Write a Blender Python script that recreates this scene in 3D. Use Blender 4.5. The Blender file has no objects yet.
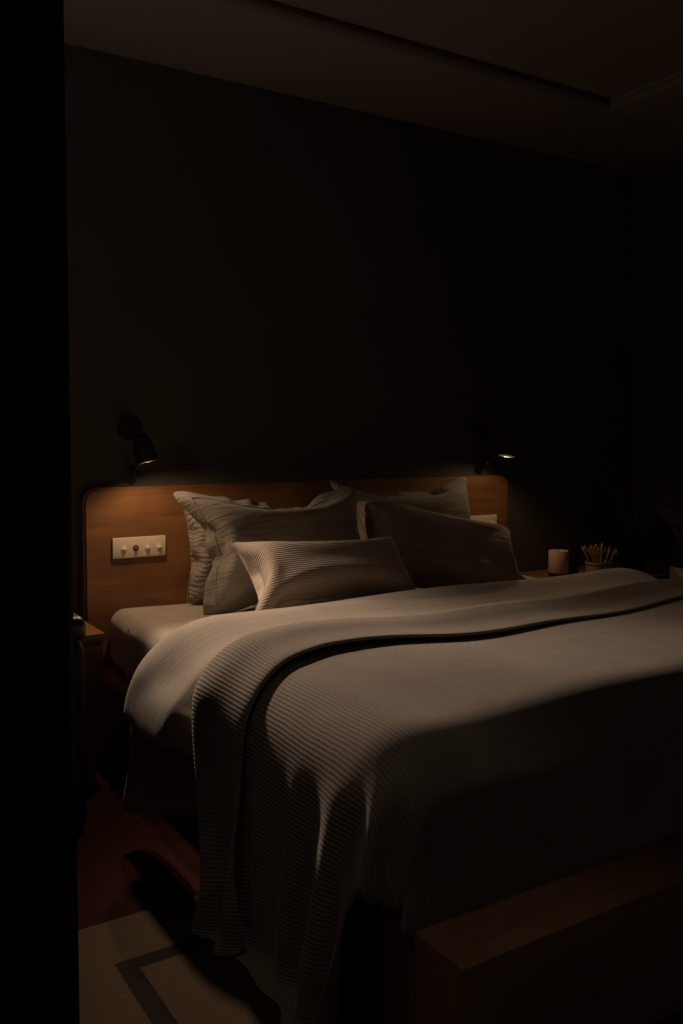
import bpy, bmesh, math, random
import numpy as np
from mathutils import Vector, Matrix, Euler
from mathutils.bvhtree import BVHTree

random.seed(7)
rng = np.random.default_rng(11)
PI = math.pi
sc = bpy.context.scene
COL = sc.collection

# ------------------------------------------------------------------ helpers
def link(o, parent=None):
    COL.objects.link(o)
    if parent is not None:
        o.parent = parent
    return o

def tag(o, label=None, cat=None, group=None, kind=None):
    if label: o['label'] = label
    if cat: o['category'] = cat
    if group: o['group'] = group
    if kind: o['kind'] = kind
    return o

def empty(name, loc=(0, 0, 0), label=None, cat=None, group=None):
    o = bpy.data.objects.new(name, None)
    o.empty_display_size = .05
    o.location = loc
    link(o)
    return tag(o, label, cat, group)

def from_bm(name, bm, mat, parent=None, smooth=True, origin=None, angle=40):
    me = bpy.data.meshes.new(name)
    if origin is not None:
        bmesh.ops.translate(bm, verts=bm.verts, vec=-Vector(origin))
    bm.normal_update()
    bm.to_mesh(me); bm.free()
    if smooth:
        for p in me.polygons: p.use_smooth = True
        try: me.set_sharp_from_angle(angle=math.radians(angle))
        except Exception: pass
    me.materials.append(mat)
    o = bpy.data.objects.new(name, me)
    if origin is not None: o.location = origin
    return link(o, parent)

def bm_box(bm, lo, hi, bevel=0.0, seg=2):
    lo = Vector(lo); hi = Vector(hi)
    r = bmesh.ops.create_cube(bm, size=1.0)
    vs = r['verts']
    for v in vs:
        v.co = Vector(((lo[i] + hi[i]) / 2 + v.co[i] * (hi[i] - lo[i])) for i in range(3))
    if bevel > 0:
        es = list({e for v in vs for e in v.link_edges})
        bmesh.ops.bevel(bm, geom=es, offset=bevel, segments=seg, affect='EDGES', profile=.5)
    return bm

def box(name, lo, hi, mat, parent=None, bevel=0.0, seg=2):
    return from_bm(name, bm_box(bmesh.new(), lo, hi, bevel, seg), mat, parent)

def bm_lathe(bm, prof, n=32, cap=False, mtx=None):
    rings = []
    for (r, z) in prof:
        if r < 1e-6:
            rings.append([bm.verts.new((0, 0, z))])
        else:
            rings.append([bm.verts.new((r * math.cos(2 * PI * k / n), r * math.sin(2 * PI * k / n), z)) for k in range(n)])
    for a, b in zip(rings, rings[1:]):
        for k in range(n):
            q = (k + 1) % n
            if len(a) == 1 and len(b) == 1: continue
            if len(a) == 1: bm.faces.new((a[0], b[q], b[k]))
            elif len(b) == 1: bm.faces.new((a[k], a[q], b[0]))
            else: bm.faces.new((a[k], a[q], b[q], b[k]))
    bmesh.ops.recalc_face_normals(bm, faces=bm.faces)
    if mtx is not None:
        vs = [v for r in rings for v in r]
        bmesh.ops.transform(bm, matrix=mtx, verts=vs)
    return bm

def bm_tube(bm, pts, rad, n=10):
    pts = [Vector(p) for p in pts]
    if not hasattr(rad, '__len__'): rad = [rad] * len(pts)
    up = Vector((0, 0, 1))
    t0 = (pts[1] - pts[0]).normalized()
    if abs(t0.dot(up)) > .9: up = Vector((1, 0, 0))
    rings = []
    for i, p in enumerate(pts):
        t = (pts[min(i + 1, len(pts) - 1)] - pts[max(i - 1, 0)]).normalized()
        x = up.cross(t).normalized(); y = t.cross(x); up = y.cross(x) * -1 if False else up
        rings.append([bm.verts.new(p + (x * math.cos(2 * PI * k / n) + y * math.sin(2 * PI * k / n)) * rad[i]) for k in range(n)])
    for a, b in zip(rings, rings[1:]):
        for k in range(n):
            q = (k + 1) % n
            bm.faces.new((a[k], a[q], b[q], b[k]))
    bm.faces.new(rings[0][::-1]); bm.faces.new(rings[-1])
    return bm

# ------------------------------------------------------------------ materials
def new_mat(name):
    m = bpy.data.materials.new(name); m.use_nodes = True
    nt = m.node_tree
    b = nt.nodes['Principled BSDF']
    return m, nt, b

def N(nt, typ, **kw):
    n = nt.nodes.new(typ)
    for k, v in kw.items(): setattr(n, k, v)
    return n

def plain(name, col, rough=.6, metal=0.0, var=.12, scale=8.0, bump=0.0, bscale=60.0, spec=.5):
    m, nt, b = new_mat(name)
    tc = N(nt, 'ShaderNodeTexCoord')
    no = N(nt, 'ShaderNodeTexNoise'); no.inputs['Scale'].default_value = scale; no.inputs['Detail'].default_value = 5
    nt.links.new(tc.outputs['Object'], no.inputs['Vector'])
    rp = N(nt, 'ShaderNodeValToRGB')
    rp.color_ramp.elements[0].position = .3; rp.color_ramp.elements[1].position = .7
    rp.color_ramp.elements[0].color = tuple(c * (1 - var) for c in col) + (1,)
    rp.color_ramp.elements[1].color = tuple(min(1, c * (1 + var)) for c in col) + (1,)
    nt.links.new(no.outputs['Fac'], rp.inputs['Fac'])
    nt.links.new(rp.outputs['Color'], b.inputs['Base Color'])
    b.inputs['Roughness'].default_value = rough; b.inputs['Metallic'].default_value = metal
    b.inputs['Specular IOR Level'].default_value = spec
    if bump > 0:
        n2 = N(nt, 'ShaderNodeTexNoise'); n2.inputs['Scale'].default_value = bscale; n2.inputs['Detail'].default_value = 6
        nt.links.new(tc.outputs['Object'], n2.inputs['Vector'])
        bp = N(nt, 'ShaderNodeBump'); bp.inputs['Strength'].default_value = bump; bp.inputs['Distance'].default_value = .01
        nt.links.new(n2.outputs['Fac'], bp.inputs['Height']); nt.links.new(bp.outputs['Normal'], b.inputs['Normal'])
    return m

def wood(name, dark, light, axis=0, scale=3.0, rough=.5):
    m, nt, b = new_mat(name)
    tc = N(nt, 'ShaderNodeTexCoord'); mp = N(nt, 'ShaderNodeMapping')
    s = [9.0, 9.0, 9.0]; s[axis] = .9
    mp.inputs['Scale'].default_value = s
    nt.links.new(tc.outputs['Object'], mp.inputs['Vector'])
    n1 = N(nt, 'ShaderNodeTexNoise'); n1.inputs['Scale'].default_value = scale; n1.inputs['Detail'].default_value = 8; n1.inputs['Distortion'].default_value = 1.2
    nt.links.new(mp.outputs['Vector'], n1.inputs['Vector'])
    n2 = N(nt, 'ShaderNodeTexNoise'); n2.inputs['Scale'].default_value = 4.0; n2.inputs['Detail'].default_value = 3
    nt.links.new(tc.outputs['Object'], n2.inputs['Vector'])
    mx = N(nt, 'ShaderNodeMix'); mx.inputs[0].default_value = .5
    nt.links.new(n1.outputs['Fac'], mx.inputs[2]); nt.links.new(n2.outputs['Fac'], mx.inputs[3])
    rp = N(nt, 'ShaderNodeValToRGB')
    rp.color_ramp.elements[0].position = .34; rp.color_ramp.elements[1].position = .64
    rp.color_ramp.elements[0].color = dark + (1,); rp.color_ramp.elements[1].color = light + (1,)
    nt.links.new(mx.outputs[0], rp.inputs['Fac']); nt.links.new(rp.outputs['Color'], b.inputs['Base Color'])
    b.inputs['Roughness'].default_value = rough
    bp = N(nt, 'ShaderNodeBump'); bp.inputs['Strength'].default_value = .15; bp.inputs['Distance'].default_value = .003
    nt.links.new(n1.outputs['Fac'], bp.inputs['Height']); nt.links.new(bp.outputs['Normal'], b.inputs['Normal'])
    return m

def cloth_mat(name, col, rib=0.0, rib_axis=0, rib_h=.002, weave=1.0, wrinkle=0.0, rib_dark=.0, wob=.25):
    """fabric: fine weave, soft wrinkles and (if rib > 0) woven ribs of that pitch in metres along one UV axis"""
    m, nt, b = new_mat(name)
    uv = N(nt, 'ShaderNodeUVMap'); uv.uv_map = 'UVMap'
    sep = N(nt, 'ShaderNodeSeparateXYZ'); nt.links.new(uv.outputs['UV'], sep.inputs['Vector'])
    no = N(nt, 'ShaderNodeTexNoise'); no.inputs['Scale'].default_value = 420; no.inputs['Detail'].default_value = 3
    nt.links.new(uv.outputs['UV'], no.inputs['Vector'])
    big = N(nt, 'ShaderNodeTexNoise'); big.inputs['Scale'].default_value = 7; big.inputs['Detail'].default_value = 4
    nt.links.new(uv.outputs['UV'], big.inputs['Vector'])
    rp = N(nt, 'ShaderNodeValToRGB')
    rp.color_ramp.elements[0].position = .3; rp.color_ramp.elements[1].position = .7
    rp.color_ramp.elements[0].color = tuple(c * .88 for c in col) + (1,)
    rp.color_ramp.elements[1].color = tuple(c * 1.08 for c in col) + (1,)
    nt.links.new(big.outputs['Fac'], rp.inputs['Fac'])
    colout = rp.outputs['Color']
    h = N(nt, 'ShaderNodeMath', operation='MULTIPLY'); h.inputs[1].default_value = .0012 * weave
    nt.links.new(no.outputs['Fac'], h.inputs[0])
    hout = h.outputs[0]
    if wrinkle > 0:
        mp = N(nt, 'ShaderNodeMapping'); mp.inputs['Scale'].default_value = (5.0, 30.0, 1.0)
        nt.links.new(uv.outputs['UV'], mp.inputs['Vector'])
        w = N(nt, 'ShaderNodeTexNoise'); w.inputs['Scale'].default_value = 1.6; w.inputs['Detail'].default_value = 5; w.inputs['Distortion'].default_value = .6
        nt.links.new(mp.outputs['Vector'], w.inputs['Vector'])
        wm = N(nt, 'ShaderNodeMath', operation='MULTIPLY'); wm.inputs[1].default_value = wrinkle
        nt.links.new(w.outputs['Fac'], wm.inputs[0])
        ad = N(nt, 'ShaderNodeMath', operation='ADD'); nt.links.new(hout, ad.inputs[0]); nt.links.new(wm.outputs[0], ad.inputs[1]); hout = ad.outputs[0]
    if rib > 0:
        wob_n = N(nt, 'ShaderNodeTexNoise'); wob_n.inputs['Scale'].default_value = 9; wob_n.inputs['Detail'].default_value = 2
        nt.links.new(uv.outputs['UV'], wob_n.inputs['Vector'])
        wm = N(nt, 'ShaderNodeMath', operation='MULTIPLY'); wm.inputs[1].default_value = rib * wob * 6
        nt.links.new(wob_n.outputs['Fac'], wm.inputs[0])
        ad0 = N(nt, 'ShaderNodeMath', operation='ADD'); nt.links.new(sep.outputs[rib_axis], ad0.inputs[0]); nt.links.new(wm.outputs[0], ad0.inputs[1])
        k = N(nt, 'ShaderNodeMath', operation='MULTIPLY'); k.inputs[1].default_value = 2 * PI / rib
        nt.links.new(ad0.outputs[0], k.inputs[0])
        s = N(nt, 'ShaderNodeMath', operation='SINE'); nt.links.new(k.outputs[0], s.inputs[0])
        s2 = N(nt, 'ShaderNodeMath', operation='MULTIPLY_ADD'); s2.inputs[1].default_value = .5; s2.inputs[2].default_value = .5
        nt.links.new(s.outputs[0], s2.inputs[0])
        hm = N(nt, 'ShaderNodeMath', operation='MULTIPLY'); hm.inputs[1].default_value = rib_h; nt.links.new(s2.outputs[0], hm.inputs[0])
        ad = N(nt, 'ShaderNodeMath', operation='ADD'); nt.links.new(hout, ad.inputs[0]); nt.links.new(hm.outputs[0], ad.inputs[1]); hout = ad.outputs[0]
        if rib_dark > 0:      # colour is darker between the ribs
            mx = N(nt, 'ShaderNodeMix', data_type='RGBA', blend_type='MULTIPLY')
            inv = N(nt, 'ShaderNodeMath', operation='MULTIPLY_ADD'); inv.inputs[1].default_value = rib_dark; inv.inputs[2].default_value = 1 - rib_dark
            nt.links.new(s2.outputs[0], inv.inputs[0])
            mx.inputs[0].default_value = 1.0
            nt.links.new(colout, mx.inputs[6]); nt.links.new(inv.outputs[0], mx.inputs[7])
            colout = mx.outputs[2]
    nt.links.new(colout, b.inputs['Base Color'])
    bp = N(nt, 'ShaderNodeBump'); bp.inputs['Strength'].default_value = .9; bp.inputs['Distance'].default_value = 1.0
    nt.links.new(hout, bp.inputs['Height']); nt.links.new(bp.outputs['Normal'], b.inputs['Normal'])
    b.inputs['Roughness'].default_value = .95
    b.inputs['Specular IOR Level'].default_value = .15
    b.inputs['Sheen Weight'].default_value = .25
    b.inputs['Sheen Roughness'].default_value = .5
    return m

M_wall = plain('dark_plaster', (.090, .079, .064), .95, var=.08, scale=3, bump=.08, bscale=90, spec=.15)
M_ceil = plain('ceiling_paint', (.36, .31, .27), .95, var=.04, scale=2, spec=.1)
M_black = plain('black_painted_metal', (.012, .012, .012), .38, .3, var=.1)
M_blackmatt = plain('matt_black', (.012, .0115, .010), .7, var=.1)
M_rim = plain('polished_steel_edge', (.45, .44, .42), .3, 1.0, var=.03)
M_jamb = plain('black_door_paint', (.008, .0075, .006), .75, var=.1, spec=.1)
M_wood = wood('oiled_walnut', (.15, .062, .022), (.30, .135, .052), 0, 2.2, .45)
M_woody = wood('oiled_walnut_lengthwise', (.19, .08, .028), (.32, .145, .055), 1, 2.2, .4)
M_ledge = wood('oiled_walnut_ledge', (.30, .15, .075), (.44, .23, .12), 0, 2.2, .5)
M_woodd = wood('dark_walnut', (.10, .045, .018), (.18, .085, .035), 2, 2.2, .5)
M_plate = plain('ivory_plastic', (.86, .74, .60), .4, var=.03)
M_hole = plain('socket_brown', (.16, .085, .045), .5)
M_sheet = cloth_mat('fitted_sheet_cotton', (.50, .43, .37), weave=.6, wrinkle=.0025)
M_duvet = cloth_mat('washed_cotton', (.40, .34, .295), weave=.8, wrinkle=.002)
M_blanket = cloth_mat('ribbed_cotton', (.40, .33, .285), rib=.0100, rib_axis=0, rib_h=.0014, rib_dark=.25, wob=.15)
M_linen = cloth_mat('grey_linen', (.31, .275, .235), weave=1.0, wrinkle=.009)
M_linenr = cloth_mat('grey_ribbed_linen', (.31, .28, .245), rib=.02, rib_axis=1, rib_h=.003, wrinkle=.008, wob=.5)
M_lumbar = cloth_mat('ribbed_cushion_cotton', (.58, .47, .385), rib=.0092, rib_axis=1, rib_h=.0022, rib_dark=.45, wrinkle=.002, wob=.2)
M_pale = cloth_mat('pale_cotton_back', (.62, .52, .42), weave=.5, wrinkle=.004)
M_taupe = cloth_mat('taupe_cotton', (.46, .37, .30), weave=.6, wrinkle=.006)
M_candle = plain('cream_wax', (.80, .57, .44), .5, var=.04)
M_stone = plain('ribbed_stoneware', (.33, .24, .16), .6, var=.1)
M_stick = plain('pale_cane', (.38, .20, .11), .6, var=.2, scale=40)
M_leaf = plain('dull_green_leaf', (.10, .12, .05), .5, var=.3, scale=20)
M_stem = plain('green_stem', (.07, .06, .03), .7)
M_planter = plain('olive_ceramic', (.20, .14, .05), .6, var=.15)
M_soil = plain('dark_soil', (.02, .014, .01), 1.0, var=.4, scale=60)

def glass_mat(name, col, rough=.03):
    m, nt, b = new_mat(name)
    b.inputs['Base Color'].default_value = col + (1,)
    b.inputs['Transmission Weight'].default_value = 1.0
    b.inputs['Roughness'].default_value = rough
    b.inputs['IOR'].default_value = 1.45
    return m
M_glass = glass_mat('smoked_glass', (.30, .26, .24))
M_amber = glass_mat('amber_glass', (.55, .22, .08))

def parquet():
    m, nt, b = new_mat('reddish_parquet')
    tc = N(nt, 'ShaderNodeTexCoord')
    br = N(nt, 'ShaderNodeTexBrick'); br.inputs['Scale'].default_value = 1.0
    br.inputs['Brick Width'].default_value = .9; br.inputs['Row Height'].default_value = .12; br.inputs['Mortar Size'].default_value = .003
    br.inputs['Color1'].default_value = (.034, .010, .006, 1); br.inputs['Color2'].default_value = (.026, .008, .005, 1); br.inputs['Mortar'].default_value = (.03, .012, .008, 1)
    nt.links.new(tc.outputs['Object'], br.inputs['Vector'])
    no = N(nt, 'ShaderNodeTexNoise'); no.inputs['Scale'].default_value = 6; no.inputs['Detail'].default_value = 6
    nt.links.new(tc.outputs['Object'], no.inputs['Vector'])
    mx = N(nt, 'ShaderNodeMix', data_type='RGBA', blend_type='MULTIPLY'); mx.inputs[0].default_value = .5
    nt.links.new(br.outputs['Color'], mx.inputs[6]); nt.links.new(no.outputs['Color'], mx.inputs[7])
    nt.links.new(mx.outputs[2], b.inputs['Base Color']); b.inputs['Roughness'].default_value = .8; b.inputs['Specular IOR Level'].default_value = .02
    return m
M_floor = parquet()

def rug_mat(w, h):
    """flat-woven rug with one dark line running round it, a step in from the edge"""
    m, nt, b = new_mat('woven_rug')
    tc = N(nt, 'ShaderNodeTexCoord'); sep = N(nt, 'ShaderNodeSeparateXYZ'); nt.links.new(tc.outputs['Object'], sep.inputs[0])
    def edge(sock, half):
        a = N(nt, 'ShaderNodeMath', operation='ABSOLUTE'); nt.links.new(sock, a.inputs[0])
        s = N(nt, 'ShaderNodeMath', operation='SUBTRACT'); s.inputs[0].default_value = half; nt.links.new(a.outputs[0], s.inputs[1])
        return s.outputs[0]
    mn = N(nt, 'ShaderNodeMath', operation='MINIMUM'); nt.links.new(edge(sep.outputs[0], w / 2), mn.inputs[0]); nt.links.new(edge(sep.outputs[1], h / 2), mn.inputs[1])
    rp = N(nt, 'ShaderNodeValToRGB'); rp.color_ramp.interpolation = 'CONSTANT'
    e = rp.color_ramp.elements
    e[0].position = 0; e[0].color = (.085, .060, .037, 1)
    e[1].position = .19; e[1].color = (.02, .013, .010, 1)
    x = e.new(.235); x.color = (.090, .060, .038, 1)
    nt.links.new(mn.outputs[0], rp.inputs['Fac'])
    no = N(nt, 'ShaderNodeTexNoise'); no.inputs['Scale'].default_value = 120; no.inputs['Detail'].default_value = 4
    nt.links.new(tc.outputs['Object'], no.inputs['Vector'])
    mx = N(nt, 'ShaderNodeMix', data_type='RGBA', blend_type='MULTIPLY'); mx.inputs[0].default_value = .5
    nt.links.new(rp.outputs['Color'], mx.inputs[6]); nt.links.new(no.outputs['Color'], mx.inputs[7])
    nt.links.new(mx.outputs[2], b.inputs['Base Color']); b.inputs['Roughness'].default_value = 1.0; b.inputs['Specular IOR Level'].default_value = .1
    bp = N(nt, 'ShaderNodeBump'); bp.inputs['Strength'].default_value = .5; bp.inputs['Distance'].default_value = .004
    nt.links.new(no.outputs['Fac'], bp.inputs['Height']); nt.links.new(bp.outputs['Normal'], b.inputs['Normal'])
    return m

# ------------------------------------------------------------------ the room
WY, RX, LX, FY, CZ = 3.48, 4.17, -1.7, -1.6, 2.725
def struct(o): o['kind'] = 'structure'; return o
struct(box('floor', (LX - .1, FY, -.1), (RX + .1, WY + .1, 0), M_floor))
struct(box('wall_back', (LX - .1, WY, 0), (RX + .1, WY + .1, 2.95), M_wall))
struct(box('wall_right', (RX, FY, 0), (RX + .1, WY, 2.95), M_wall))
struct(box('wall_left', (LX - .1, FY, 0), (LX, WY, 2.95), M_wall))
# tray ceiling: a raised middle with a dropped border along the back and right walls
TY, TX = 2.87, 3.24
struct(box('ceiling', (LX - .1, FY, CZ + .05), (RX + .1, WY + .1, CZ + .2), M_ceil))
struct(box('trim_1', (LX, TY, CZ), (RX, WY, CZ + .05), M_ceil, bevel=.004))
struct(box('trim_2', (TX, FY, CZ), (RX, TY, CZ + .05), M_ceil, bevel=.004))
struct(box('ceiling_shadow_strip', (LX, TY - .014, CZ + .03), (TX - .014, TY, CZ + .05), M_woodd, bevel=.006))  # dark strip standing in for the shadow line at the ceiling step
struct(box('trim_4', (TX - .014, FY, CZ + .03), (TX, TY - .014, CZ + .05), M_ceil, bevel=.006))
struct(box('baseboard_back', (LX, WY - .015, 0), (RX, WY, .09), M_blackmatt, bevel=.004))
struct(box('baseboard_right', (RX - .015, FY, 0), (RX, WY - .015, .09), M_blackmatt, bevel=.004))

# ------------------------------------------------------------------ cloth solver (position based)
def sdf_box(P, lo, hi, r):
    lo = np.array(lo); hi = np.array(hi); c = (lo + hi) / 2; b = (hi - lo) / 2
    p = P - c; s = np.sign(p); s[s == 0] = 1
    q = np.abs(p) - (b - r)
    qp = np.maximum(q, 0); ln = np.linalg.norm(qp, axis=1)
    d = ln + np.minimum(q.max(1), 0) - r
    n = np.zeros_like(P); out = ln > 1e-9
    n[out] = qp[out] / ln[out, None]
    ins = ~out
    if ins.any(): n[np.where(ins)[0], q[ins].argmax(1)] = 1
    return d, n * s

def push(P, X, d, n, off, mu):
    pen = off - d
    k = np.where(pen > 0)[0]
    if len(k) == 0: return
    P[k] += n[k] * pen[k, None]
    dp = P[k] - X[k]
    dt = dp - n[k] * (dp * n[k]).sum(1)[:, None]
    P[k] -= mu * dt

def grid_groups(idx, pos, stiff=(1, 1, .6, .12), L=None):
    """constraint groups of disjoint pairs for an (nu, nv) grid of vertex ids; pos gives rest positions"""
    nu, nv = idx.shape; G = []
    def add(A, B, k):
        i = A.ravel(); j = B.ravel()
        if len(i) == 0: return
        l = np.linalg.norm(pos[i] - pos[j], axis=1)
        G.append((i, j, l, k))
    for p in (0, 1):
        add(idx[p:nu - 1:2], idx[p + 1:nu:2], stiff[0])
        add(idx[:, p:nv - 1:2], idx[:, p + 1:nv:2], stiff[1])
        add(idx[p:nu - 1:2, :-1], idx[p + 1:nu:2, 1:], stiff[2])
        add(idx[p:nu - 1:2, 1:], idx[p + 1:nu:2, :-1], stiff[2])
        for q in (0, 1):
            a = np.arange(nu - 2); a = a[((a // 2) % 2 == p) & (a % 2 == q)]
            add(idx[a], idx[a + 2], stiff[3])
            a = np.arange(nv - 2); a = a[((a // 2) % 2 == p) & (a % 2 == q)]
            add(idx[:, a], idx[:, a + 2], stiff[3])
    return G

def relax(P, G, w=None):
    for (i, j, l, k) in G:
        d = P[j] - P[i]
        ln = np.sqrt((d * d).sum(1)) + 1e-12
        if w is None:
            c = d * (.5 * k * (ln - l) / ln)[:, None]
            P[i] += c; P[j] -= c
        else:
            wi = w[i]; wj = w[j]; s = wi + wj + 1e-9
            c = d * (k * (ln - l) / ln / s)[:, None]
            P[i] += c * wi[:, None]; P[j] -= c * wj[:, None]

def simulate(X, G, collide, steps, dt=.01, iters=8, damp=.985, grav=-9.8, force=None, w=None):
    V = np.zeros_like(X)
    for s in range(steps):
        V *= damp
        A = np.zeros_like(X); A[:, 2] = grav
        if force is not None: A += force(X)
        V += A * dt
        if w is not None: V *= (w > 0)[:, None]
        P = X + V * dt
        for k in range(iters):
            relax(P, G, w)
            if k % 2 == 1: collide(P, X)
        V = (P - X) / dt
        sp = np.linalg.norm(V, axis=1); f = np.minimum(1, 2.5 / (sp + 1e-9)); V *= f[:, None]
        X = P
    return X

def smooth_grid(X, nu, nv, it=1, k=.5):
    A = X.reshape(nu, nv, 3).copy()
    for _ in range(it):
        B = A.copy()
        B[1:-1] += k * .5 * (A[2:] + A[:-2] - 2 * A[1:-1])
        C = B.copy()
        C[:, 1:-1] += k * .5 * (B[:, 2:] + B[:, :-2] - 2 * B[:, 1:-1])
        A = C
    return A.reshape(-1, 3)

def grid_mesh(name, X, nu, nv, uv, mat, parent=None, keep=None, thick=0.0, sub=1, offset=0.0):
    idx = np.arange(nu * nv).reshape(nu, nv)
    faces = np.stack([idx[:-1, :-1], idx[1:, :-1], idx[1:, 1:], idx[:-1, 1:]], -1).reshape(-1, 4)
    if keep is not None:
        faces = faces[keep[faces].all(1)]
        # soften the stepped outline left where the cloth is cut
        ed = np.sort(np.concatenate([faces[:, [0, 1]], faces[:, [1, 2]], faces[:, [2, 3]], faces[:, [3, 0]]]), 1)
        ue, cnt = np.unique(ed, axis=0, return_counts=True); be = ue[cnt == 1]
        bv = np.unique(be); X = X.copy()
        for _ in range(8):
            acc = np.zeros_like(X); c = np.zeros(len(X))
            for p, q in ((0, 1), (1, 0)):
                np.add.at(acc, be[:, p], X[be[:, q]]); np.add.at(c, be[:, p], 1)
            X[bv] = .5 * X[bv] + .5 * acc[bv] / c[bv, None]
    used = np.unique(faces); remap = -np.ones(nu * nv, int); remap[used] = np.arange(len(used))
    return raw_mesh(name, X[used], remap[faces], uv[used], mat, parent, thick, sub, offset)

def raw_mesh(name, X, F, uv, mat, parent=None, thick=0.0, sub=1, offset=0.0):
    me = bpy.data.meshes.new(name)
    me.from_pydata([tuple(p) for p in X], [], [tuple(int(i) for i in f) for f in F])
    ul = me.uv_layers.new(name='UVMap')
    li = np.zeros(len(me.loops), dtype=np.int32); me.loops.foreach_get('vertex_index', li)
    ul.data.foreach_set('uv', np.asarray(uv, dtype=np.float32)[li].ravel())
    me.polygons.foreach_set('use_smooth', [True] * len(me.polygons))
    me.materials.append(mat)
    me.update()
    o = bpy.data.objects.new(name, me)
    link(o, parent)
    if thick > 0:
        s = o.modifiers.new('thickness', 'SOLIDIFY'); s.thickness = thick; s.offset = offset
    if sub:
        s = o.modifiers.new('smooth', 'SUBSURF'); s.levels = sub; s.render_levels = sub
    return o

# ------------------------------------------------------------------ bed frame
HX0, HX1 = .982, 3.172
HF = 3.435      # front face of the headboard
bed = empty('bed_frame', ((HX0 + HX1) / 2, 2.3, 0), 'low walnut bed frame with a wide rounded headboard and ledge at the foot', 'bed frame')
def bedpart(o):
    o.parent = bed; o.matrix_parent_inverse = Matrix.Translation(-bed.location); return o
def headboard():
    bm = bmesh.new(); r = .055; pts = []
    z1 = 1.045
    pts.append((HX0, 0.0)); pts.append((HX1, 0.0))
    for k in range(9):
        a = k / 8 * PI / 2; pts.append((HX1 - r + r * math.cos(a), z1 - r + r * math.sin(a)))
    for k in range(9):
        a = PI / 2 + k / 8 * PI / 2; pts.append((HX0 + r + r * math.cos(a), z1 - r + r * math.sin(a)))
    vs = [bm.verts.new((x, HF, z)) for x, z in pts]
    f = bm.faces.new(vs)
    e = bmesh.ops.extrude_face_region(bm, geom=[f])
    bmesh.ops.translate(bm, verts=[v for v in e['geom'] if isinstance(v, bmesh.types.BMVert)], vec=(0, .04, 0))
    bmesh.ops.recalc_face_normals(bm, faces=bm.faces)
    fr = [f for f in bm.faces if len(f.verts) > 8 and f.normal.y < 0][0]
    bmesh.ops.bevel(bm, geom=list(fr.edges), offset=.010, segments=4, affect='EDGES')
    return bedpart(from_bm('headboard', bm, M_wood))
headboard()
PZ = .34
bedpart(box('platform', (1.03, 1.45, PZ - .04), (3.144, HF, PZ), M_woody, bevel=.004))
FZ = .302
bedpart(box('foot_ledge', (1.0, 1.19, .009), (3.19, 1.449, FZ), M_ledge, bevel=.004))
for sx in (1.16, 2.95):
    bedpart(box('leg', (sx, 3.15, 0), (sx + .08, 3.35, PZ - .04), M_blackmatt, bevel=.004))
bedpart(box('centre_beam', (2.05, 1.45, .18), (2.13, HF, PZ - .04), M_blackmatt, bevel=.004))

# ------------------------------------------------------------------ mattress in its fitted sheet
def mattress():
    x0, x1, y0, y1, z0, z1 = 1.062, 3.09, 1.37, HF - .004, PZ + .002, .572
    nu, nv = 96, 96
    r = .062
    bm = bm_box(bmesh.new(), (x0, y0, z0), (x1, y1, z1))
    cuts = lambda lo, hi, n: [lo + r * k / 6 for k in range(1, 7)] + [lo + r + (hi - lo - 2 * r) * k / n for k in range(1, n)] + [hi - r * k / 6 for k in range(6, 0, -1)]
    for ax, lo, hi, n in ((0, x0, x1, 34), (1, y0, y1, 36), (2, z0, z1, 5)):
        for c in cuts(lo, hi, n):
            co = [0, 0, 0]; no = [0, 0, 0]; co[ax] = c; no[ax] = 1
            bmesh.ops.bisect_plane(bm, geom=bm.verts[:] + bm.edges[:] + bm.faces[:], plane_co=co, plane_no=no)
    for v in bm.verts:
        q = Vector((min(max(v.co.x, x0 + r), x1 - r), min(max(v.co.y, y0 + r), y1 - r), min(max(v.co.z, z0 + r), z1 - r)))
        d = v.co - q
        m = max(abs(d.x), abs(d.y), abs(d.z))
        if m > 1e-6: v.co = q + d.normalized() * r
    for v in bm.verts:
        x, y, z = v.co
        top = max(0, min(1, (z - .5) / .07))
        v.co.z += top * (.004 * math.sin(x * 9 + 1.3) * math.sin(y * 7) )
        side = max(0, 1 - (x - x0) / .05) * math.sin(PI * min(1, max(0, (z - z0) / (z1 - z0))))
        v.co.x -= side * (.003 + .003 * math.sin(y * 19 + z * 8) + .0025 * math.sin(y * 47 - z * 21))
    me = bpy.data.meshes.new('mattress'); 
    uvl = bm.loops.layers.uv.new('UVMap')
    for f in bm.faces:
        n = f.normal
        for l in f.loops:
            c = l.vert.co
            l[uvl].uv = (c.y, c.z) if abs(n.x) > .7 else ((c.x, c.z) if abs(n.y) > .7 else (c.x, c.y))
    o = from_bm('mattress', bm, M_sheet, angle=180)
    # the sewn corner seam and hem of the fitted sheet
    b2 = bmesh.new()
    pts = [(x0 - .003 - .008 * math.sin(PI * t), 3.16 + .01 * math.sin(t * 5), z0 + .012 + t * (.545 - z0 - .012)) for t in [k / 10 for k in range(11)]]
    bm_tube(b2, pts, .0022, 6)
    from_bm('seam', b2, M_sheet, o)
    return tag(o, 'thick mattress in a pale fitted sheet, bare near the headboard', 'mattress')
mattress()

# ------------------------------------------------------------------ duvet: bottom layer, fold, and shorter turned-down layer
def noise1(a, seeds):
    return sum(A * np.sin(f * a + p) for A, f, p in seeds)

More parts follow.
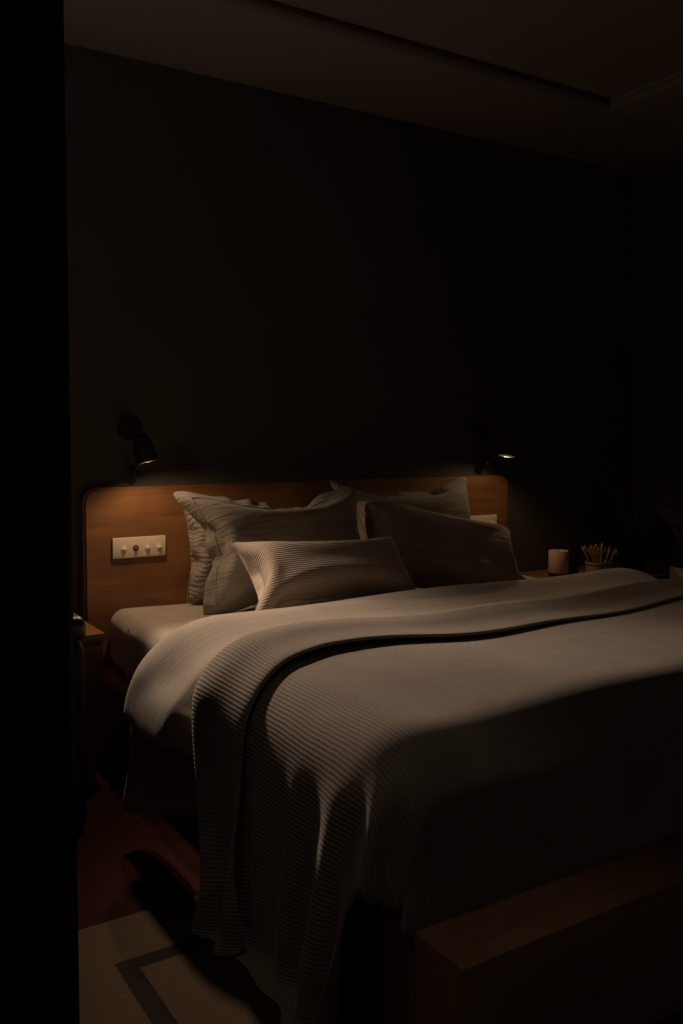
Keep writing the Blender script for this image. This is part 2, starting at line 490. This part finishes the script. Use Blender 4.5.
BED_LO, BED_HI = (.90, 1.30, -.3), (3.28, 3.60, .622)
def duvet():
    step = .018
    xl, xr = .50, 3.28 + .22
    yf, yb, yt = 1.98, 2.64, 2.10
    na = int((xr - xl) / step) + 1
    nb1 = int((yb - yf) / step) + 1; nb2 = int((yb - yt) / step) + 1
    nb = nb1 + nb2
    a = np.linspace(xl, xr, na)
    bidx = np.arange(nb)
    y = np.where(bidx < nb1, yf + bidx * step, yb - (bidx - nb1) * step)
    lay = np.clip((bidx - nb1 + 3) / 6.0, 0, 1)
    Y, X_ = np.meshgrid(y, a); LAY = np.meshgrid(lay, a)[0]
    Z = .66 + LAY * .045
    X = np.stack([X_, Y, Z], -1).reshape(-1, 3)
    X += rng.normal(0, .0015, X.shape)
    # rest shape: flat cloth, a little wider towards the hanging left edge so it falls in folds
    hang = np.clip((.95 - a) / .4, 0, 1)
    bb = bidx * step
    R = np.stack([np.meshgrid(bb, a)[1], np.meshgrid(bb, a)[0] * (1 + .06 * hang[:, None]), np.zeros((na, nb))], -1).reshape(-1, 3)
    idx = np.arange(na * nb).reshape(na, nb)
    G = grid_groups(idx, R, (1, 1, .5, .25))
    off = (.004 + .038 * LAY).ravel()
    def collide(P, Xp):
        und = .010 * np.sin(P[:, 0] * 5.1 + .7) * np.sin(P[:, 1] * 6.3)
        d, n = sdf_box(P, BED_LO, BED_HI, .27)
        roll = .012 * np.exp(-((P[:, 1] - 2.56) / .055) ** 2) - .018 * np.exp(-((P[:, 1] - 2.38) / .09) ** 2)
        push(P, Xp, d, n, off + (und + roll) * (n[:, 2] > .5), .5)
        k = P[:, 2] < .008; P[k, 2] = .008
    X = simulate(X, G, collide, 260, iters=8, damp=.97)
    X = smooth_grid(X, na, nb, 3)
    # the part under the blanket is pressed in against the bed
    pr = np.clip((2.30 - X[:, 1]) / .12, 0, 1)
    X[:, 2] -= pr * .018 * (X[:, 2] > .5)
    X[:, 0] += pr * .05 * np.clip((1.10 - X[:, 0]) / .15, 0, 1)
    lowl = (1 - LAY.ravel()) * np.clip((.46 - X[:, 2]) / .25, 0, 1)
    X[:, 0] += lowl * .045
    X[:, 2] += lowl * .16 * np.clip((2.64 - X[:, 1]) / .4, 0, 1)
    uv = np.stack([np.meshgrid(bb, a)[1], np.meshgrid(bb, a)[0]], -1).reshape(-1, 2)
    A = np.meshgrid(bidx, a)[1].ravel(); Bq = np.meshgrid(bidx, a)[0].ravel()
    low = Bq <= nb1 - 1
    up = (Bq >= nb1 - 1) & (A > .765 + .012 * np.sin(Bq * .35))
    o = grid_mesh('duvet', X, na, nb, uv, M_duvet, None, low, .016, 1)
    grid_mesh('turned_down_edge', X, na, nb, uv, M_duvet, o, up, .018, 1)
    return tag(o, 'plain taupe duvet with its top turned down below the pillows', 'duvet')
duvet()

# ------------------------------------------------------------------ ribbed blanket with a folded-back top
def blanket():
    step = .0175
    X0, Y0 = .945, 1.345
    xl, xr = X0 - .57, 3.2 + .42
    yf, yb = Y0 - .28, 2.23
    na = int((xr - xl) / step) + 1
    nb1 = int((yb - yf) / step) + 1; nb2 = int(.24 / step) + 1
    nb = nb1 + nb2
    a = np.linspace(xl, xr, na); bidx = np.arange(nb)
    y = np.where(bidx < nb1, yf + bidx * step, yb - (bidx - nb1) * step)
    lay = np.clip((bidx - nb1 + 3) / 6.0, 0, 1)
    Y, XX = np.meshgrid(y, a); LAY = np.meshgrid(lay, a)[0]
    X = np.stack([XX, Y, .70 + LAY * .07], -1).reshape(-1, 3)
    X += rng.normal(0, .002, X.shape)
    hang = np.clip((X0 + .02 - a) / .55, 0, 1)
    bb = bidx * step
    # extra length: the fabric is a little ruffled along the left side
    R = np.stack([np.meshgrid(bb, a)[1], np.meshgrid(bb, a)[0] * (1 + .05 * hang[:, None]), np.zeros((na, nb))], -1).reshape(-1, 3)
    idx = np.arange(na * nb).reshape(na, nb)
    # the foot end is turned down over the mattress, its corner cut round
    cut = np.clip((X0 + .16 - XX) / .30, 0, 1); cut = cut * cut * (3 - 2 * cut)
    live = (Y > Y0 - .225 + .315 * cut - .03 * np.clip((XX - 1.3) / .6, 0, 1)).ravel()
    live = live | (LAY.ravel() > .5)
    G = [(i[m], j[m], l[m], k) for (i, j, l, k) in grid_groups(idx, R, (1, 1, .5, .14)) for m in [live[i] & live[j]]]
    off = (.004 + .030 * (1 - .6 * np.clip((XX - 1.3) / 1.1, 0, 1)) * LAY * np.clip(1.25 - .5 * np.clip((bidx - nb1) / nb2, 0, 1), 0, 1)).ravel()
    def collide(P, Xp):
        und = .012 * np.sin(P[:, 0] * 3.7 + .4) * np.sin(P[:, 1] * 5.0 + 1) + .006 * np.sin(P[:, 0] * 9 + P[:, 1] * 4)
        d, n = sdf_box(P, (X0, Y0, -.3), (3.2, 3.4, .650), .16)
        push(P, Xp, d, n, off + (und + .018 * np.exp(-((P[:, 1] - 2.17) / .05) ** 2)) * (n[:, 2] > .4), .5)
        d, n = sdf_box(P, (.985, 1.175, -.2), (3.3, 1.52, FZ + .012), .01)
        push(P, Xp, d, n, .004, .5)
        k = P[:, 2] < .012
        P[k, 2] = .012
    X = simulate(X, G, collide, 320, iters=14, damp=.975)
    X = smooth_grid(X, na, nb, 2)
    tail = np.clip(Y0 + .01 - X[:, 1], 0, None) * (X[:, 0] > X0 - .06)
    X[:, 1] += .78 * tail
    # hanging folds of the left side: ridges that deepen towards the hem
    A_ = X.reshape(na, nb, 3)
    flap = A_[:, :, 0] < X0 + .02
    yy = A_[:, :, 1]; zz = A_[:, :, 2]
    dep = np.clip((.56 - zz) / .42, 0, 1) ** 1.1
    ys = yy + .10 * (zz - .25)
    g = lambda c, w: np.exp(-((ys - c) / w) ** 2)
    out = .012 * g(2.17, .035) + .055 * g(2.00, .038) + .018 * g(1.87, .03) + .024 * g(1.71, .028) + .065 * g(1.545, .042) + .050 * g(1.36, .045)
    out -= .022 * g(2.085, .04) + .020 * g(1.63, .03) + .026 * g(1.45, .035)
    lw = np.clip((X0 + .03 - A_[:, :, 0]) / .03, 0, 1)
    A_[:, :, 0] -= out * dep * lw
    fr = (LAY * np.clip((bidx - nb1) / nb2, 0, 1)[None, :])
    A_[:, :, 1] -= fr * .11 * np.clip((1.2 - A_[:, :, 0]) / .25, 0, 1)
    A_[:, :, 1] -= .17 * np.clip((yy - 1.88) / .3, 0, 1.2) * dep * lw
    X = A_.reshape(-1, 3)
    uv = np.stack([np.meshgrid(bb, a)[1], np.meshgrid(bb, a)[0]], -1).reshape(-1, 2)
    print('HEM', [(round(float(v[1]), 2), round(float(v[0]), 2), round(float(v[2]), 3)) for v in A_[0, ::8]])
    o = grid_mesh('blanket', X, na, nb, uv, M_blanket, None, live, .010, 1)
    return tag(o, 'ribbed taupe blanket spread over the bed, its top edge folded back', 'blanket')
blanket()

# ------------------------------------------------------------------ pillows: inflated, then settled against what carries them
PREV = []
def pillow(name, w, h, vol, flange, place, planes, mat, label, seed=0, back_mat=None, settle=16, step=.0165, group=None, stif=.10, bow=.014, ear=None):
    nx = int(round(w / step)) + 1; ny = int(round(h / step)) + 1
    fl = int(round(flange / step))
    r = np.random.default_rng(seed)
    u = np.linspace(-w / 2, w / 2, nx); v = np.linspace(-h / 2, h / 2, ny)
    V_, U_ = np.meshgrid(v, u)
    U_, V_ = U_ * (1 + 2 * bow / w * (1 - (2 * V_ / h) ** 2)), V_ * (1 + 1.4 * bow / h * (1 - (2 * U_ / w) ** 2))
    F = np.stack([U_, np.zeros_like(U_), V_], -1).reshape(-1, 3)
    fid = np.arange(nx * ny).reshape(nx, ny)
    bid = fid.copy(); n0 = nx * ny; extra = []
    for i in range(fl + 1, nx - fl - 1):
        for j in range(fl + 1, ny - fl - 1):
            bid[i, j] = n0 + len(extra); extra.append(fid[i, j])
    R = np.concatenate([F, F[extra]])
    X = R.copy()
    X[:n0, 1] -= .004; X[n0:, 1] += .004
    seamring = np.ones((nx, ny), bool); seamring[fl + 1:nx - fl - 1, fl + 1:ny - fl - 1] = False
    X[fid[seamring], 1] = 0
    X += r.normal(0, .0012, X.shape)
    G = grid_groups(fid, R, (1, 1, .35, stif))
    bi = bid[fl:nx - fl, fl:ny - fl]
    G += grid_groups(bi, R, (1, 1, .35, stif))
    f1 = np.stack([fid[:-1, :-1], fid[1:, :-1], fid[1:, 1:], fid[:-1, 1:]], -1).reshape(-1, 4)
    f2 = np.stack([bi[:-1, :-1], bi[:-1, 1:], bi[1:, 1:], bi[1:, :-1]], -1).reshape(-1, 4)
    fi = fid[fl:nx - fl, fl:ny - fl]
    fb = np.stack([fi[:-1, :-1], fi[1:, :-1], fi[1:, 1:], fi[:-1, 1:]], -1).reshape(-1, 4)
    body = np.concatenate([fb, f2])
    tri = np.concatenate([body[:, [0, 1, 2]], body[:, [0, 2, 3]]])
    mass = step * step
    def force(P):
        a, b, c = P[tri[:, 0]], P[tri[:, 1]], P[tri[:, 2]]
        n = np.cross(b - a, c - a) * .5
        vol_ = (a * n).sum() / 3 if False else ((a - P.mean(0)) * n).sum() / 3
        p = 9.0 * max(0.0, 1 - vol_ / vol) 
        f = np.zeros_like(P)
        for k in range(3):
            for ax in range(3):
                f[:, ax] += np.bincount(tri[:, k], n[:, ax], len(P))
        return f * (p / 3 / mass) * 2.0
    X = simulate(X, G, lambda P, Xp: None, 140, dt=.01, iters=7, damp=.93, grav=0, force=force)
    X -= (X.max(0) + X.min(0)) / 2
    print('PILLOW', label[:30], X.max(0) - X.min(0))
    if ear is not None:      # one upper corner flops outwards
        wgt = np.exp(-(((X[:, 0] + w / 2) ** 2 + (X[:, 2] - h / 2) ** 2) / (2 * .075 ** 2)))
    Mx = np.array(place.to_3x3()); t = np.array(place.translation)
    X = X @ Mx.T + t
    def collide(P, Xp):
        for (pt, nn) in planes:
            nn = np.array(nn, float); nn /= np.linalg.norm(nn)
            d = (P - np.array(pt)) @ nn
            push(P, Xp, d, np.tile(nn, (len(P), 1)), .003, .8)
        for tree in PREV:
            for k in range(len(P)):
                loc, nrm, fi_, dist = tree.find_nearest(P[k], .06)
                if loc is not None:
                    dd = (Vector(P[k]) - loc).dot(nrm)
                    if dd < .006: P[k] += np.array(nrm) * (.006 - dd)
    if settle:
        X = simulate(X, G, collide, settle, dt=.01, iters=8, damp=.8, grav=-.3, force=force)
    PREV.append(BVHTree.FromPolygons([tuple(p) for p in X], [tuple(int(q) for q in f) for f in body]))
    if ear is not None: X = X + wgt[:, None] * np.array(ear)
    uv = np.concatenate([F[:, [0, 2]], F[extra][:, [0, 2]]]) + .5
    org = np.array((X[:, 0].mean(), X[:, 1].mean(), X[:, 2].min()))
    faces = np.concatenate([f1, f2])
    if back_mat is None:
        o = raw_mesh(name, X - org, faces, uv, mat, None)
    else:
        used = np.unique(f1); o = raw_mesh(name, (X - org)[used], np.searchsorted(used, f1), uv[used], mat, None)
        used2 = np.unique(f2); raw_mesh('back_panel', (X - org)[used2], np.searchsorted(used2, f2), uv[used2], back_mat, o)['label'] = 'plain pale back fabric'
    o.location = org
    # stitched seam or piped edge
    ring = [fid[i, fl] for i in range(fl, nx - fl)] + [fid[nx - 1 - fl, j] for j in range(fl + 1, ny - fl)] + \
           [fid[i, ny - 1 - fl] for i in range(nx - 2 - fl, fl - 1, -1)] + [fid[fl, j] for j in range(ny - 2 - fl, fl, -1)]
    pts = [tuple(X[k] - org) for k in ring]
    b2 = bmesh.new(); bm_tube(b2, pts + [pts[0]], .0028, 6)
    from_bm('piping', b2, mat, o)
    return tag(o, label, 'pillow', group)

def T(x, y, z, tilt=0, yaw=0, roll=0):
    """pillow frame: local x = width, local z = height, local -y = front; tilt leans it back, roll turns it in its own plane"""
    return Matrix.Translation((x, y, z)) @ Matrix.Rotation(math.radians(yaw), 4, 'Z') @ Matrix.Rotation(math.radians(-tilt), 4, 'X') @ Matrix.Rotation(math.radians(roll), 4, 'Y')

HEADP = ((0, HF, 0), (0, -1, 0)); MATP = ((0, 0, .574), (0, 0, 1))
pillow('pillow', .74, .43, .015, .0, T(1.72, 3.345, .772, 5, 0, 0), [HEADP, MATP], M_linenr,
       'grey ribbed pillow against the headboard, hidden behind the large left sham', seed=1)
pillow('pillow', .83, .53, .021, .035, T(2.45, 3.315, .812, 10, 0, 0), [HEADP, MATP], M_linen,
       'dark grey sham pillow with a frilled edge before the right light switch', seed=2)
pillow('pillow', .82, .55, .022, .05, T(1.705, 3.105, .812, 22, -2, 0), [MATP], M_linen,
       'large grey sham pillow with a stitched flange, standing at the left', seed=3, ear=(-.05, .03, .0))
pillow('pillow', .78, .48, .019, .0, T(2.41, 3.02, .745, 44, -4, 17), [MATP], M_taupe,
       'plain taupe pillow slumped against the right dark sham', seed=4, bow=.004, ear=(-.04, .0, .0))
pillow('cushion', .73, .385, .0165, .0, T(1.715, 2.815, .735, 46, -3, 2), [MATP], M_lumbar,
       'oblong cushion with fine dark ribs lying in front of the other pillows', seed=5, back_mat=M_pale, bow=-.004)

# ------------------------------------------------------------------ switch plates
def switch_plate(x0, label):
    t = empty('switch_plate', (x0 + .109, HF, .765), label, 'switch plate')
    p = box('plate', (-.109, -.012, 0), (.109, -.0005, .081), M_plate, t, bevel=.003)
    for k in range(4):
        cx = -.065 + k * .0485
        bm = bmesh.new()
        mt = Matrix.Translation((cx, -.0115, .036 + .002 * (k == 1))) @ Matrix.Rotation(PI / 2, 4, 'X')
        bm_lathe(bm, [(.0125, 0), (.0125, .003), (.0105, .004), (0, .004)], 24, mtx=mt)
        ring = from_bm('socket_ring', bm, M_hole if k == 1 else M_plate, t)
        bm = bmesh.new()
        mt = Matrix.Translation((cx, -.0155, .036)) @ Matrix.Rotation(PI / 2 + .35, 4, 'X')
        bm_lathe(bm, [(.0062, 0), (.0062, .005), (.0045, .0075), (0, .008)], 16, mtx=mt)
        from_bm('toggle', bm, M_hole if k == 1 else M_plate, t)
    return t
switch_plate(1.091, 'ivory switch plate with four toggles on the headboard, left of the pillows')
switch_plate(2.865, 'ivory switch plate on the headboard, half hidden behind the right pillows')

# ------------------------------------------------------------------ reading lamps
def lamp(x, label, tilt_x, tilt_f, fill_at, fill_w, lamp_w):
    t = empty('wall_lamp', (x, WY, 1.278), label, 'lamp')
    bm = bmesh.new(); bm_lathe(bm, [(.0, 0), (.05, 0), (.05, .016), (.045, .022), (0, .022)], 40, mtx=Matrix.Rotation(PI / 2, 4, 'X'))
    from_bm('wall_plate', bm, M_blackmatt, t)
    bm = bmesh.new()
    bm_tube(bm, [(0, -.02, .0), (0, -.045, -.01), (0, -.052, -.04), (0, -.052, -.16)], .006, 10)
    from_bm('arm', bm, M_black, t)
    bm = bmesh.new()
    bm_lathe(bm, [(.011, -.013), (.021, -.013), (.023, -.010), (.023, .010), (.021, .013), (.011, .013), (.011, -.013)], 28,
             mtx=Matrix.Translation((0, -.052, -.172)) @ Matrix.Rotation(PI / 2, 4, 'Y') @ Matrix.Rotation(math.radians(35), 4, 'X'))
    from_bm('joint', bm, M_black, t)
    bm = bmesh.new()
    bm_tube(bm, [(0, -.07, -.165), (0, -.10, -.13), (0, -.135, -.075), (0, -.165, -.045)], .0055, 10)
    from_bm('neck', bm, M_black, t)
    # the shade: mouth at the origin of its own frame, axis pointing up
    mt = Matrix.Translation((0, -.205, -.128)) @ Matrix.Rotation(math.radians(tilt_x), 4, 'Y') @ Matrix.Rotation(math.radians(tilt_f), 4, 'X')
    bm = bmesh.new()
    bm_lathe(bm, [(.0405, .000), (.0405, .012), (.036, .055), (.027, .095), (.018, .108), (0, .110)], 40, mtx=mt)
    bm_lathe(bm, [(.0385, .000), (.0385, .012), (.034, .054), (.025, .090), (0, .100)], 40, mtx=mt)
    sh = from_bm('lamp_shade', bm, M_blackmatt, t)
    bm = bmesh.new()
    bm_lathe(bm, [(.0385, .0005), (.0415, .0005), (.0418, -.0025), (.0385, -.0025), (.0385, .0005)], 40, mtx=mt)
    from_bm('rim', bm, M_rim, sh)
    bm = bmesh.new(); bm_lathe(bm, [(0, .03), (.012, .032), (.016, .042), (.012, .055), (.008, .07), (0, .07)], 24, mtx=mt)
    from_bm('bulb', bm, M_plate, t)
    L = bpy.data.lights.new('reading_light', 'POINT')
    L.energy = lamp_w; L.color = LAMP_C; L.shadow_soft_size = .010
    L.use_nodes = True; ln = L.node_tree
    fo = ln.nodes.new('ShaderNodeLightFalloff'); fo.inputs['Strength'].default_value = 1.0
    ln.links.new(fo.outputs['Linear'], ln.nodes['Emission'].inputs['Strength'])
    lo = bpy.data.objects.new('reading_light', L); COL.objects.link(lo)
    lo.location = Vector((x, WY, 1.278)) + mt @ Vector((0, 0, .0165))
    S = bpy.data.lights.new('bed_fill', 'SPOT')  # added fill spot hanging free beside the shade, brightens the bedding
    S.energy = fill_w; S.color = FILL_C; S.shadow_soft_size = .035; S.spot_size = math.radians(80); S.spot_blend = 1.0
    S.use_nodes = True; ln = S.node_tree
    fo = ln.nodes.new('ShaderNodeLightFalloff'); fo.inputs['Strength'].default_value = 1.0
    ln.links.new(fo.outputs['Linear'], ln.nodes['Emission'].inputs['Strength'])
    so = bpy.data.objects.new('bed_fill', S); COL.objects.link(so)
    so.location = fill_at
    so.rotation_euler = (Vector((1.30 if x < 2 else 2.3, 2.26, .55)) - so.location).to_track_quat('-Z', 'Y').to_euler()
    return t
LAMP_C = (1.0, .66, .38)
FILL_C = (1.0, .74, .53)
lamp(1.183, 'black adjustable wall lamp lit above the left switch plate', -13, -7, (1.042, 3.22, 1.34), 43.0, 9.5)
lamp(3.008, 'black adjustable wall lamp lit above the right end of the headboard', 12, -2, (2.98, 3.22, 1.24), .3, 3.6)

# ------------------------------------------------------------------ bedside cabinets
def cabinet(x0, x1, y0, y1, z1, label, handles):
    t = empty('nightstand', ((x0 + x1) / 2, (y0 + y1) / 2, 0), label, 'nightstand')
    w, d = (x1 - x0) / 2, (y1 - y0) / 2
    box('top', (-w, -d, z1 - .025), (w, d, z1), M_woody, t, bevel=.003)
    bm = bmesh.new()
    bm_box(bm, (-w + .004, -d + .02, .06), (w - .004, d, z1 - .025)); bm_box(bm, (-w + .03, -d + .05, 0), (w - .03, d - .03, .06))
    from_bm('body', bm, M_woodd, t)
    zs = [.07, (z1 - .035 + .07) / 2, z1 - .035]
    for k in range(2):
        dr = box('drawer', (-w + .008, -d + .002, zs[k] + .004), (w - .008, -d + .02, zs[k + 1] - .004), M_woodd, t, bevel=.002)
        bm = bmesh.new(); bm_box(bm, (-.06, -d - .012, zs[k + 1] - .03), (.06, -d + .002, zs[k + 1] - .018), .003)
        from_bm('handle', bm, M_blackmatt, dr)
    return t
cabinet(.42, .95, 3.08, WY - .017, .555, 'walnut bedside cabinet at the left end of the headboard', True)
cabinet(3.24, 4.06, 3.0, WY - .017, .53, 'walnut bedside cabinet with candle and pot at the right end', True)

# black tall bin before the left cabinet
bin_ = empty('laundry_bin', (.63, 2.90, .004), 'tall black bin with a rounded lid in front of the left cabinet', 'bin')
box('body', (-.16, -.13, 0), (.165, .14, .60), M_blackmatt, bin_, bevel=.03, seg=4)
box('lid', (-.165, -.135, .60), (.17, .145, .68), M_black, bin_, bevel=.03, seg=4)

# ------------------------------------------------------------------ things on the right cabinet
RZ = .531
def candle(x, y):
    t = empty('candle', (x, y, RZ), 'cream pillar candle on an amber glass base on the right cabinet', 'candle')
    bm = bmesh.new(); bm_lathe(bm, [(0, 0), (.048, 0), (.050, .003), (.050, .019), (0, .020)], 36); from_bm('holder', bm, M_amber, t)
    bm = bmesh.new(); bm_lathe(bm, [(0, .0205), (.049, .0205), (.0505, .024), (.0505, .128), (.048, .132), (.040, .129), (.02, .126), (0, .126)], 40); from_bm('wax', bm, M_candle, t)
    bm = bmesh.new(); bm_tube(bm, [(0, 0, .125), (.001, 0, .133), (.003, .001, .138)], .0012, 6); from_bm('wick', bm, M_blackmatt, t)
candle(3.345, 3.25)
bm = bmesh.new(); bm_lathe(bm, [(0, 0), (.026, 0), (.028, .004), (.030, .10), (.0285, .10), (.0265, .008), (0, .008)], 28)
g = from_bm('tumbler', bm, M_glass); g.location = (3.44, 3.24, RZ)
tag(g, 'small smoked glass tumbler between the candle and the stoneware pot', 'glass')
def stick_pot(x, y):
    t = empty('stoneware_pot', (x, y, RZ), 'low ribbed stoneware pot holding a spray of sticks', 'pot')
    prof = [(0, 0), (.060, 0), (.064, .005)]
    for k in range(1, 9): prof.append((.066 + .0016 * (k % 2), .005 + k * .007))
    prof += [(.069, .064), (.072, .070), (.072, .078), (.069, .080), (.064, .078), (.062, .02), (0, .018)]
    bm = bmesh.new(); bm_lathe(bm, prof, 48); from_bm('bowl', bm, M_stone, t)
    rr = random.Random(3)
    k = 0
    for ring, n in ((.010, 4), (.028, 8), (.045, 12)):
        for q in range(n):
            a = 2 * PI * (q + rr.random() * .5) / n
            b0 = Vector((ring * .6 * math.cos(a), ring * .6 * math.sin(a), .022))
            ln = .135 + rr.random() * .03; sp = ring * 1.35
            b1 = Vector((b0.x + sp * math.cos(a), b0.y + sp * math.sin(a), .022 + ln * (1 - ring * 4)))
            bm = bmesh.new(); bm_tube(bm, [b0, b0.lerp(b1, .6), b0.lerp(b1, .85), b0.lerp(b1, .96), b1], [.0030, .0030, .0062, .0060, .002], 8)
            s = from_bm('cane_stick', bm, M_stick, origin=b0)
            s.location = Vector((x, y, RZ)) + b0
            tag(s, 'thin cane stick with a thick tip standing in the stoneware pot', 'stick', 'sticks in the stoneware pot')
            k += 1
stick_pot(3.50, 3.12)

def leaf(bm, base, d, up, ln, wd):
    d = d.normalized(); s = d.cross(up).normalized(); nrm = s.cross(d)
    rows = []
    for k in range(6):
        t = k / 5; w = wd * math.sin(PI * min(1, t * .92 + .04)) ** .8
        c = base + d * (ln * t) - Vector((0, 0, 1)) * (ln * .25 * t * t)
        rows.append([bm.verts.new(c - s * w + nrm * w * .25), bm.verts.new(c), bm.verts.new(c + s * w + nrm * w * .25)])
    for a, b in zip(rows, rows[1:]):
        bm.faces.new((a[0], a[1], b[1], b[0])); bm.faces.new((a[1], a[2], b[2], b[1]))

def vase_plant(x, y):
    v = empty('glass_vase', (x, y, RZ), 'smoked glass vase of leafy branches on the right cabinet', 'vase')
    bm = bmesh.new(); bm_lathe(bm, [(0, 0), (.05, 0), (.056, .01), (.060, .08), (.045, .15), (.034, .18), (.038, .20), (.0355, .20), (.031, .18), (.042, .15), (.056, .08), (.052, .014), (0, .012)], 36)
    from_bm('vessel', bm, M_glass, v)
    rr = random.Random(9)
    for q in range(5):
        a = q * 1.257 + .4; lean = .10 + .06 * rr.random(); H = .36 + .18 * rr.random()
        pts = [Vector((.02 * math.cos(a + PI), .02 * math.sin(a + PI), .02))]
        for k in range(1, 7):
            t = k / 6; pts.append(Vector((math.cos(a) * (lean * t ** 1.6 - .005), math.sin(a) * (lean * t ** 1.6 - .005), .02 + H * t)))
        bm = bmesh.new(); bm_tube(bm, pts, [.0032 - .0018 * k / 6 for k in range(7)], 6)
        br = from_bm('branch', bm, M_stem, v)
        for k in range(3, 7):
            for s in (-1, 1):
                th = a + s * (.9 + rr.random() * .5)
                bl = bmesh.new(); leaf(bl, pts[k], Vector((math.cos(th), math.sin(th), .35 + rr.random() * .3)), Vector((0, 0, 1)), .075 + rr.random() * .03, .017)
                from_bm('leaf', bl, M_leaf, br)
vase_plant(3.76, 3.13)

def planter(x, y):
    t = empty('planter', (x, y, .004), 'tall olive planter with long upright leaves beyond the bed, at the right', 'planter')
    bm = bmesh.new(); bm_lathe(bm, [(0, 0), (.085, 0), (.09, .006), (.105, .61), (.102, .616), (.098, .61), (.094, .57), (0, .57)], 40); from_bm('pot', bm, M_planter, t)
    bm = bmesh.new(); bm_lathe(bm, [(0, .578), (.06, .577), (.0935, .571)], 24); from_bm('soil', bm, M_soil, t)
    for q in range(9):
        a = q * 2.4; r = .012 * math.sqrt(q)
        bm = bmesh.new(); leaf(bm, Vector((r * math.cos(a), r * math.sin(a), .572)), Vector((.25 * math.cos(a), .25 * math.sin(a), 1)), Vector((math.cos(a), math.sin(a), 0)), .17 + .02 * (q % 3), .016)
        from_bm('leaf', bm, M_leaf, t)
planter(3.70, 2.72)

# ------------------------------------------------------------------ rug
rx0, rx1, ry0, ry1 = .44, 3.95, -1.0, 2.205
bm = bmesh.new(); bm_box(bm, (-(rx1 - rx0) / 2, -(ry1 - ry0) / 2, 0), ((rx1 - rx0) / 2, (ry1 - ry0) / 2, .007), .003)
rug = from_bm('rug', bm, rug_mat(rx1 - rx0, ry1 - ry0)); rug.location = ((rx0 + rx1) / 2, (ry0 + ry1) / 2, .0005)
tag(rug, 'flat woven beige rug with a dark border line under the bed', 'rug')

# ------------------------------------------------------------------ open door at the left, close to the camera
vd = Vector((math.cos(math.radians(57.9)), math.sin(math.radians(57.9)), 0)); vr = Vector((vd.y, -vd.x, 0))
def door():
    hinge = vd * 1.02 + vr * (-.312)
    bm = bmesh.new(); bm_box(bm, (-.85, -.02, .008), (0, .02, 2.30), .004)
    # sunk panels on the leaf
    o = from_bm('door_1', bm, M_jamb)
    o.location = hinge; o.rotation_euler = (0, 0, math.atan2(vr.y, vr.x) + math.radians(6))
    o['kind'] = 'structure'
door()

# ------------------------------------------------------------------ light
W = bpy.data.worlds.new('World'); sc.world = W; W.use_nodes = True
W.node_tree.nodes['Background'].inputs['Color'].default_value = (1.0, .80, .62, 1)
W.node_tree.nodes['Background'].inputs['Strength'].default_value = .016
def spot(name, loc, aim, watts, deg, blend, size, col):
    L = bpy.data.lights.new(name, 'SPOT'); L.energy = watts; L.color = col
    L.spot_size = math.radians(deg); L.spot_blend = blend; L.shadow_soft_size = size
    o = bpy.data.objects.new(name, L); COL.objects.link(o); o.location = loc
    o.rotation_euler = (Vector(aim) - Vector(loc)).to_track_quat('-Z', 'Y').to_euler()
spot('overhead_fill', (.50, 1.50, 2.70), (.76, 1.26, 0), 4.5, 44, .7, .08, (1.0, .80, .62))  # unseen fill added overhead to brighten the rug and foot ledge
spot('ceiling_fill', (-.7, 1.7, 1.6), (.3, 2.9, 2.75), 8.0, 150, 1.0, .10, (1.0, .88, .74))  # unseen fill added at the left to lift ceiling and back wall

# ------------------------------------------------------------------ camera
cam = bpy.data.cameras.new('camera'); co = bpy.data.objects.new('camera', cam); COL.objects.link(co)
co.location = (0, 0, 1.25); co.rotation_euler = (math.radians(87), 0, math.radians(57.9 - 90))
cam.sensor_fit = 'AUTO'; cam.sensor_width = 36; cam.lens = 894 / 1024 * 36
cam.shift_y = -30 / 1024
cam.clip_start = .02
sc.camera = co
sc.view_settings.view_transform = 'Standard'; sc.view_settings.look = 'None'
sc.view_settings.exposure = 0; sc.view_settings.gamma = 1
sc.cycles.use_denoising = True
sc.cycles.max_bounces = 8
sc.cycles.sample_clamp_indirect = 2.0
